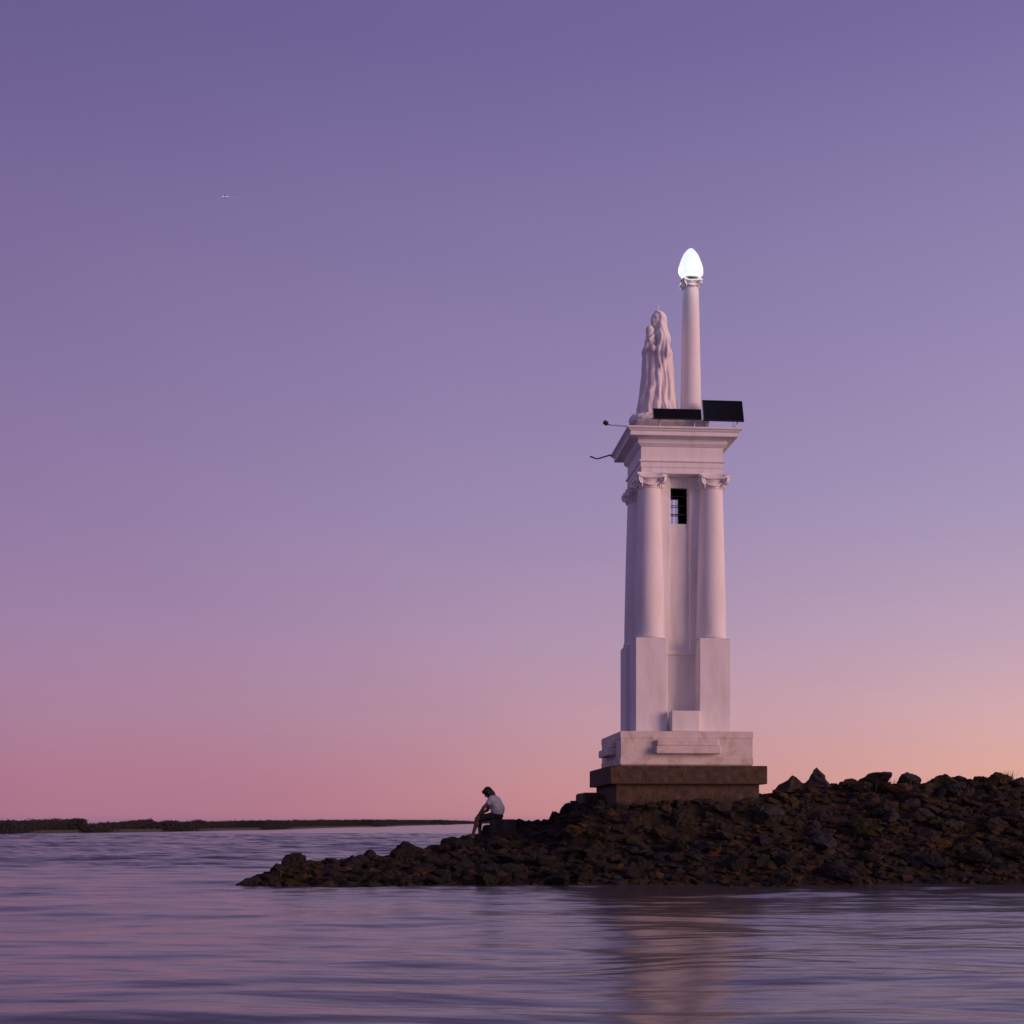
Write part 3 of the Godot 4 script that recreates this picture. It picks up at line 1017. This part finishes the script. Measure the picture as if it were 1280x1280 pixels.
		cd = smin(cd, cap(p, Vector3(-0.17, 2.03, 0.13), Vector3(-0.15, 1.90, 0.14), 0.105, 0.13), 0.045)
		cd = smin(cd, cap(p, Vector3(-0.12, 2.03, 0.22), Vector3(-0.21, 1.93, 0.27), 0.045, 0.035), 0.02)
		cd = smin(cd, cap(p, Vector3(-0.24, 1.88, 0.16), Vector3(-0.29, 1.70, 0.14), 0.07, 0.05), 0.03)
		return smin(d, cd, 0.018)
	put(nets(body, Vector3(-0.62, 0.0, -0.62), Vector3(0.66, 2.80, 0.68), 0.017, 0.06), "figure", M.stone_statue, T)
	# rocky foot and little crown
	var foot := func(p: Vector3) -> float:
		var d := ell(p, Vector3(-0.05, 0.02, 0.0), Vector3(0.60, 0.24, 0.52))
		d = smin(d, ell(p, Vector3(-0.50, 0.08, 0.15), Vector3(0.15, 0.14, 0.16)), 0.06)
		d = smin(d, ell(p, Vector3(-0.36, 0.06, 0.36), Vector3(0.18, 0.10, 0.14)), 0.06)
		d = smin(d, ell(p, Vector3(0.30, 0.10, 0.40), Vector3(0.2, 0.16, 0.16)), 0.06)
		d += 0.03 * fn.get_noise_3d(p.x * 6.0, p.y * 6.0, p.z * 6.0)
		return maxf(d, -p.y)
	put(nets(foot, Vector3(-0.76, -0.06, -0.62), Vector3(0.70, 0.36, 0.66), 0.024, 0.06), "statue_foot", M.stone_statue, T)
	var cr := mb(true)
	lathe(cr, [[0.08, yt - 0.05], [0.07, yt - 0.02], [0.04, yt], [0.0, yt + 0.01]], 20, Vector3(0.03, 0.0, 0.0))
	tube(cr, [Vector3(0.03, yt, 0), Vector3(0.03, yt + 0.07, 0), Vector3(0.03, yt + 0.14, 0)], [0.02, 0.013, 0.006], 8)
	tube(cr, [Vector3(-0.01, yt + 0.09, 0), Vector3(0.07, yt + 0.09, 0)], [0.009, 0.009], 6)
	build(cr, "crown", M.stone_statue, T)

func solar_panel(label: String, at: Vector3, w: float, h: float, tilt: float, turn: float, lean := 0.0) -> void:
	var P := thing("solar_panel", label, "solar panel", on_tower(at), deg_to_rad(YAW + turn))
	var tl := Basis(Vector3.BACK, deg_to_rad(lean)) * Basis(Vector3.RIGHT, deg_to_rad(tilt - 90.0))
	# its face leans back; local x across, y up the slope, z outwards
	var g := mb()
	cbox(g, Vector3(0, h / 2, 0), Vector3(w - 0.03, h - 0.03, 0.012), 0.002, Transform3D(tl, Vector3.ZERO))
	build(g, "cell_sheet", M.cells, P)
	for q in [[Vector3(0, 0.0075, 0), Vector3(w, 0.015, 0.035)], [Vector3(0, h - 0.0075, 0), Vector3(w, 0.015, 0.035)], [Vector3(-w / 2 + 0.0075, h / 2, 0), Vector3(0.015, h - 0.031, 0.035)], [Vector3(w / 2 - 0.0075, h / 2, 0), Vector3(0.015, h - 0.031, 0.035)]]:
		var fr := mb()
		cbox(fr, q[0], q[1], 0.002, Transform3D(tl, Vector3.ZERO))
		build(fr, "frame", M.alu if q[0].x < -0.1 else M.iron, P)
	for s in [-1.0, 1.0]:
		var leg := mb(true)
		var a := tl * Vector3(s * w * 0.36, 0.06, -0.03)
		var b := tl * Vector3(s * w * 0.36, h * 0.85, -0.03)
		var gy := PLAT - at.y
		var inx := -maxf(0.0, absf(at.x + s * w * 0.36) - 1.2) * signf(at.x)
		tube(leg, [a, Vector3(a.x + inx, gy, minf(a.z, 1.25 - at.z))], [0.014, 0.014], 6)
		tube(leg, [b, Vector3(b.x + inx, gy, b.z - 0.02)], [0.014, 0.014], 6)
		build(leg, "strut", M.alu, P)

func fittings() -> void:
	solar_panel("narrow black solar panel in front of the statue's foot", Vector3(-0.10, 10.49, 0.90), 1.13, 0.27, 72.0, 0.0)
	solar_panel("taller black solar panel overhanging the cornice beside the lamp column", Vector3(0.97, 10.47, 0.92), 0.94, 0.78, 51.0, -6.0, -2.0)
	# bracket boxes and loose cable on the cornice
	var c := thing("cable", "loose brown cable lying along the top of the cornice", "cable", on_tower(Vector3(0, PLAT, 1.1)), deg_to_rad(YAW))
	var st := mb(true)
	var pts := []
	var rad := []
	for k in 15:
		var t := k / 14.0
		pts.append(Vector3(lerpf(-0.95, 0.85, t), 0.016 + 0.03 * absf(sin(t * 9.0)), 0.05 * sin(t * 13.0)))
		rad.append(0.014)
	tube(st, pts, rad, 6)
	build(st, "cord", M.rope, c)
	# two arms sticking out over the edge on the left side
	var A := thing("floodlight_arm", "thin metal arm with a small black floodlight at its end", "floodlight", on_tower(Vector3(-1.25, PLAT, 1.15)), deg_to_rad(YAW))
	st = mb(true)
	tube(st, [Vector3(0.10, 0.012, 0), Vector3(-0.05, 0.018, 0), Vector3(-0.40, 0.035, 0), Vector3(-0.50, 0.05, 0.01)], [0.014, 0.014, 0.013, 0.013], 7)
	build(st, "arm", M.alu, A)
	st = mb()
	cbox(st, Vector3.ZERO, Vector3(0.115, 0.075, 0.12), 0.015, Transform3D(Basis(Vector3.BACK, -0.5), Vector3(-0.545, 0.082, 0.01)))
	build(st, "lamp_head", M.iron, A)
	st = mb()
	cbox(st, Vector3(0.06, 0.012, 0), Vector3(0.12, 0.022, 0.09), 0.004)
	build(st, "bracket", M.alu, A)
	var B := thing("bent_arm", "bare bent iron arm sticking out from the cornice corner", "bracket", on_tower(Vector3(-1.30, 10.19, -1.22)), deg_to_rad(YAW))
	st = mb(true)
	tube(st, [Vector3(0.05, 0.03, 0), Vector3(-0.10, -0.01, 0), Vector3(-0.33, -0.085, 0), Vector3(-0.37, -0.09, 0), Vector3(-0.42, -0.07, 0), Vector3(-0.53, -0.035, 0)], [0.02, 0.018, 0.016, 0.016, 0.017, 0.02], 7)
	build(st, "arm", M.iron, B)

# ---------------------------------------------------------------- the seated person
const PD := 33.3
const PX := -0.57

func person() -> void:
	var gy := 0.907
	# flat rock used as a seat
	var seat := put(rocks[2], "seat_boulder", M.rocks[1], null, Vector3(PX + 0.36, gy + 0.17, -PD))
	var st := mb()
	var nn := noise(640, 2.0, 3)
	for k in 1:
		var ring := []
		for lay in [[-0.40, 1.0], [0.0, 1.03], [0.19, 0.98], [0.245, 0.93]]:
			var rr := []
			for i in 14:
				var a := TAU * i / 14
				var q := Vector3(signf(cos(a)) * pow(absf(cos(a)), 0.45) * 0.33, lay[0], signf(sin(a)) * pow(absf(sin(a)), 0.45) * 0.34) * Vector3(lay[1], 1, lay[1])
				rr.append(q + Vector3(1, 0.4, 1) * 0.03 * nn.get_noise_3dv(q * 3.0))
			ring.append(rr)
		for r in 3:
			for i in 14:
				var j := (i + 1) % 14
				quad(st, ring[r][i], ring[r][j], ring[r + 1][j], ring[r + 1][i], (ring[r][i] + ring[r][j]) * Vector3(1, 0, 1) + Vector3(0, 0.01, 0))
		for i in 14: tri(st, ring[3][i], ring[3][(i + 1) % 14], Vector3(0, 0.25, 0), Vector3.UP)
	seat.mesh = fin(st)
	tag(seat, "dark flat block of stone that the person sits on", "rock")
	for k in 2:
		var f: Vector3 = [Vector3(-0.40, 0, 0.12), Vector3(-0.22, 0, -0.14)][k]
		var fr := put(rocks[4 + k], "footrest_boulder", M.wet[k], null, Vector3(PX + f.x - 0.05, gy - 0.21, -PD + f.z))
		fr.scale = Vector3(0.30, 0.26, 0.24)
		tag(fr, "low dark rock under the seated person's feet", "rock", "rocks under the person's feet")
	var under := put(rocks[6], "leg_boulder", M.rocks[0], null, Vector3(PX + 0.04, gy + 0.04, -PD - 0.22))
	under.scale = Vector3(0.30, 0.30, 0.26)
	tag(under, "dark rock wedged behind the seated person's legs", "rock")
	var P := thing("person", "hunched person in white t-shirt and dark shorts seated on a rock", "person", Vector3(PX, gy, -PD))
	var hip := Vector3(0.22, 0.50, 0)
	var wai := Vector3(0.225, 0.66, 0)
	var che := Vector3(0.165, 0.81, 0)
	var nek := Vector3(0.09, 0.945, 0)
	var head := Vector3(0.005, 1.05, 0.01)
	var sN := Vector3(0.09, 0.885, 0.17)
	var sF := Vector3(0.09, 0.885, -0.17)
	var eN := Vector3(-0.10, 0.69, 0.20)
	var eF := Vector3(-0.02, 0.64, -0.16)
	var hN := Vector3(-0.245, 0.485, 0.13)
	var hF := Vector3(-0.20, 0.525, -0.10)
	var kN := Vector3(-0.255, 0.425, 0.12)
	var kF := Vector3(-0.225, 0.445, -0.11)
	var aN := Vector3(-0.35, 0.085, 0.12)
	var aF := Vector3(-0.20, 0.085, -0.14)
	var legs := func(p: Vector3, e: float) -> float:
		var d := cap(p, hip + Vector3(0, 0, 0.09), kN, 0.088 + e, 0.060 + e)
		return smin(d, cap(p, hip + Vector3(0, 0, -0.09), kF, 0.088 + e, 0.060 + e), 0.03)
	var trunk := func(p: Vector3, e: float) -> float:
		var q := Vector3(p.x, p.y, p.z * 0.74)
		var d := cap(q, hip, wai, 0.128 + e, 0.140 + e)
		d = smin(d, cap(q, wai, che, 0.140 + e, 0.142 + e), 0.05)
		d = smin(d, cap(q, che, Vector3(0.12, 0.90, 0), 0.118 + e, 0.085 + e), 0.05)
		return smin(d, cap(p, sN, sF, 0.062 + e, 0.062 + e), 0.05)
	var body := func(p: Vector3) -> float:
		var d: float = trunk.call(p, 0.0)
		d = smin(d, cap(p, Vector3(0.12, 0.90, 0), Vector3(0.035, 0.985, 0.005), 0.055, 0.05), 0.03)
		d = smin(d, legs.call(p, 0.0), 0.04)
		for s in [[kN, aN], [kF, aF]]:
			var k: Vector3 = s[0]
			var a: Vector3 = s[1]
			d = smin(d, cap(p, k, k.lerp(a, 0.35) + Vector3(0.015, 0, 0), 0.056, 0.054), 0.02)
			d = smin(d, cap(p, k.lerp(a, 0.35) + Vector3(0.015, 0, 0), a, 0.054, 0.036), 0.02)
			d = smin(d, cap(p, a + Vector3(0.02, -0.035, 0), a + Vector3(-0.15, -0.055, 0.02), 0.036, 0.026), 0.02)
		for s in [[sN, eN, hN], [sF, eF, hF]]:
			d = smin(d, cap(p, s[0], s[1], 0.053, 0.041), 0.03)
			d = smin(d, cap(p, s[1], s[2], 0.041, 0.027), 0.015)
		return d
	var skin := plain(L(0.11, 0.06, 0.045), 0.6)
	put(nets(body, Vector3(-0.62, -0.04, -0.36), Vector3(0.46, 1.06, 0.36), 0.013, 0.03), "body", skin, P)
	# head with a face, on its own finer grid
	var fd := Vector3(-0.80, -0.60, 0.0)          # looking down and ahead
	var up := Vector3(-0.60, 0.80, 0.0)
	var hb := Basis(-fd, up, Vector3(0, 0, 1))     # local: -x face, y crown
	var face := func(p: Vector3) -> float:
		var q: Vector3 = hb.transposed() * (p - head)
		var d := ell(q, Vector3(0, 0.015, 0), Vector3(0.095, 0.105, 0.076))
		d = smin(d, ell(q, Vector3(-0.045, -0.07, 0), Vector3(0.05, 0.055, 0.05)), 0.03)
		d = smin(d, cap(q, Vector3(-0.085, 0.01, 0), Vector3(-0.112, -0.028, 0), 0.010, 0.016), 0.012)
		d = smin(d, ell(q, Vector3(-0.088, -0.066, 0), Vector3(0.014, 0.012, 0.026)), 0.008)
		for s in [-1.0, 1.0]:
			d = maxf(d, -ell(q, Vector3(-0.098, 0.008, s * 0.032), Vector3(0.014, 0.012, 0.016)))
			d = smin(d, ell(q, Vector3(-0.088, 0.006, s * 0.032), Vector3(0.012, 0.010, 0.013)), 0.004)
			d = smin(d, ell(q, Vector3(0.01, -0.01, s * 0.078), Vector3(0.022, 0.032, 0.012)), 0.008)
		return smin(d, cap(q, Vector3(0.03, -0.05, 0), Vector3(0.06, -0.13, 0), 0.05, 0.052), 0.03)
	put(nets(face, head - Vector3(0.19, 0.19, 0.12), head + Vector3(0.19, 0.17, 0.12), 0.006, 0.02), "head", skin, P)
	# hands resting on the knees, each a palm with five fingers
	for s in 2:
		var w: Vector3 = [hN, hF][s]
		var z := 1.0 if s == 0 else -1.0
		var dir := Vector3(-0.62, -0.76, 0).normalized()
		var hand := func(p: Vector3) -> float:
			var d := cap(p, w + Vector3(0.01, 0.02, 0), w + dir * 0.03, 0.027, 0.026)
			for f in 4:
				var off := Vector3(0, 0, (f - 1.5) * 0.021)
				d = smin(d, cap(p, w + dir * 0.02 + off * 0.6, w + dir * 0.065 + off, 0.016, 0.012), 0.012)
			for f in 4:
				var ln: float = [0.060, 0.072, 0.068, 0.052][f]
				var off := Vector3(0, 0, (f - 1.5) * 0.024)
				var k1 := w + dir * 0.07 + off
				var k2 := k1 + Vector3(-0.45, -0.89, 0) * ln * 0.55
				var k3 := k2 + Vector3(0.15, -0.98, 0) * ln * 0.45
				d = minf(d, minf(cap(p, k1, k2, 0.0105, 0.0095), cap(p, k2, k3, 0.0095, 0.008)))
			var t0 := w + dir * 0.015 + Vector3(0.005, 0, -z * 0.022)
			var t1 := t0 + Vector3(-0.015, -0.035, -z * 0.03)
			d = smin(d, cap(p, t0, t1, 0.013, 0.011), 0.008)
			return minf(d, cap(p, t1, t1 + Vector3(-0.012, -0.03, -z * 0.006), 0.011, 0.009))
		put(nets(hand, w - Vector3(0.17, 0.19, 0.09), w + Vector3(0.07, 0.07, 0.09), 0.005, 0.02), "hand", skin, P)
	# clothing
	var cloth := noise(650, 5.0, 3)
	var shirt := func(p: Vector3) -> float:
		var d: float = trunk.call(p, 0.020)
		for s in [[sN, eN], [sF, eF]]:
			d = smin(d, cap(p, s[0], s[0].lerp(s[1], 0.36), 0.074, 0.072), 0.03)
		d += 0.009 * cloth.get_noise_3d(p.x * 1.2, p.y * 2.2, p.z) 
		d = maxf(d, 0.535 - p.y + 0.10 * (0.25 - p.x))
		return maxf(d, -cap(p, Vector3(0.10, 0.93, 0), Vector3(0.0, 1.06, 0), 0.068, 0.08))
	put(nets(shirt, Vector3(-0.24, 0.46, -0.34), Vector3(0.46, 1.04, 0.34), 0.0125, 0.03), "shirt", mat(0.9, ntex(66, 0.02, [[0.0, L(0.50, 0.51, 0.55)], [1.0, L(0.62, 0.63, 0.66)]], 128), 2.0), P)
	var shorts := func(p: Vector3) -> float:
		var d: float = legs.call(p, 0.020)
		var q := Vector3(p.x, p.y, p.z * 0.74)
		d = smin(d, cap(q, hip, hip + Vector3(0.01, 0.05, 0), 0.142, 0.136), 0.04)
		d += 0.008 * cloth.get_noise_3dv(p)
		d = maxf(d, p.y - 0.60)
		return maxf(d, -0.185 - p.x)
	put(nets(shorts, Vector3(-0.26, 0.30, -0.34), Vector3(0.46, 0.66, 0.34), 0.0125, 0.03), "shorts", plain(L(0.012, 0.012, 0.014), 0.9), P)
	var hn := noise(651, 8.0, 3)
	var hair := func(p: Vector3) -> float:
		var q: Vector3 = hb.transposed() * (p - head)
		var d := ell(q, Vector3(0.012, 0.03, 0), Vector3(0.112, 0.112, 0.094))
		d = smin(d, ell(q, Vector3(0.055, -0.06, 0), Vector3(0.075, 0.105, 0.088)), 0.03)
		for s in [-1.0, 1.0]:
			d = smin(d, cap(q, Vector3(-0.01, 0.03, s * 0.082), Vector3(0.0, -0.09, s * 0.084), 0.022, 0.016), 0.02)
		d = smin(d, cap(q, Vector3(-0.085, 0.09, 0.0), Vector3(-0.115, 0.045, 0.02), 0.030, 0.016), 0.02)
		d += 0.010 * hn.get_noise_3d(q.x * 2.0, q.y * 0.6, q.z * 2.0)
		return maxf(d, -ell(q, Vector3(-0.105, -0.045, 0), Vector3(0.075, 0.075, 0.066)))
	put(nets(hair, head - Vector3(0.2, 0.2, 0.15), head + Vector3(0.2, 0.18, 0.15), 0.008, 0.02), "hair", plain(L(0.012, 0.008, 0.007), 0.6), P)

# ---------------------------------------------------------------- small things
func grass_tufts() -> void:
	for k in 9:
		var x: float = [8.35, 8.9, 9.35, 10.1, 10.55, 11.2, 6.35, 9.9, 11.75][k]
		var d: float = 32.5 + 0.8 * rng.randf()
		if k == 6: d = 32.0
		var st := mb()
		for b in 34:
			var a := rng.randf() * TAU
			var r := rng.randf() * 0.16
			var h := rng.randf_range(0.12, 0.34)
			var o := Vector3(cos(a) * r, -0.03, sin(a) * r)
			var lean := Vector3(cos(a), 0, sin(a)) * h * rng.randf_range(0.1, 0.6)
			var side := Vector3(-sin(a), 0, cos(a)) * 0.006
			var m := o + lean * 0.4 + Vector3(0, h * 0.6, 0)
			quad(st, o - side, o + side, m + side * 0.8, m - side * 0.8, Vector3(cos(a), 0.2, sin(a)))
			tri(st, m - side * 0.8, m + side * 0.8, o + lean + Vector3(0, h, 0), Vector3(cos(a), 0.2, sin(a)))
		var o2 := build(st, "grass_tuft", plain(L(0.045, 0.042, 0.018), 0.9), null, Vector3(x, ground(x, d) + 0.12, -d))
		tag(o2, "wispy tuft of dry grass growing between the ridge boulders", "grass", "grass tufts on the ridge")

func aeroplane() -> void:
	var d := 2600.0
	var at := Vector3((281.0 - 640.0) / 1750.0 * d, CAM_H + (1028.0 - 246.0) / 1750.0 * d, -d)
	var A := thing("aeroplane", "tiny pale aeroplane high in the violet sky", "aeroplane", at)
	A.rotation = Vector3(0, 0.0, -0.06)
	var white := plain(L(0.85, 0.85, 0.88), 0.35)
	var st := mb(true)
	tube(st, [Vector3(-6.5, 0, 0), Vector3(-5.6, 0, 0), Vector3(-3.5, 0, 0), Vector3(4, 0, 0), Vector3(6.6, 0.4, 0)], [0.15, 0.55, 0.85, 0.8, 0.2], 10)
	build(st, "fuselage", white, A)
	for s in [-1.0, 1.0]:
		st = mb()
		quad(st, Vector3(-1.6, 0.1, s * 0.5), Vector3(1.6, 0.1, s * 0.5), Vector3(2.6, 0.5, s * 7.5), Vector3(1.6, 0.5, s * 7.5), Vector3.UP)
		quad(st, Vector3(-1.6, -0.2, s * 0.5), Vector3(1.6, -0.2, s * 0.5), Vector3(2.6, 0.4, s * 7.5), Vector3(1.6, 0.4, s * 7.5), Vector3.DOWN)
		quad(st, Vector3(-1.6, 0.1, s * 0.5), Vector3(1.6, 0.5, s * 7.5), Vector3(1.6, 0.4, s * 7.5), Vector3(-1.6, -0.2, s * 0.5), Vector3.LEFT)
		build(st, "wing", white, A)
	st = mb()
	for s in [-1.0, 1.0]: quad(st, Vector3(4.6, 0.4, s * 0.08), Vector3(6.4, 0.4, s * 0.08), Vector3(7.0, 2.8, s * 0.05), Vector3(6.0, 2.8, s * 0.05), Vector3(0, 0, s))
	build(st, "tail_fin", white, A)
	var vm := plain(Color(1, 1, 1, 0.22), 0.9)
	vm.transparency = BaseMaterial3D.TRANSPARENCY_ALPHA
	st = mb(true)
	tube(st, [Vector3(7.5, 0, 0), Vector3(14, 0, 0), Vector3(22, -0.2, 0), Vector3(30, -0.5, 0)], [0.5, 0.8, 0.7, 0.1], 8)
	build(st, "vapour_trail", vm, A)
	var lm := plain(Color.WHITE, 0.5)
	lm.emission_enabled = true
	lm.emission = Color(0.85, 0.82, 1.0)
	lm.emission_energy_multiplier = 0.55
	for x in [-3.4, 2.0]:
		st = mb(true)
		lathe(st, [[0.0, -1.0], [1.0, -0.55], [1.25, 0.0], [1.0, 0.55], [0.0, 1.0]], 10)
		build(st, "glowing_dot", lm, A, Vector3(x, -0.3, 1.6))  # two dots that glow by emission

func _ready() -> void:
	rng.seed = 4711
	look()
	make_materials()
	water()
	headland()
	far_shore()
	tower()
	lamp_column()
	statue()
	boulders()
	person()
	fittings()
	grass_tufts()
	aeroplane()
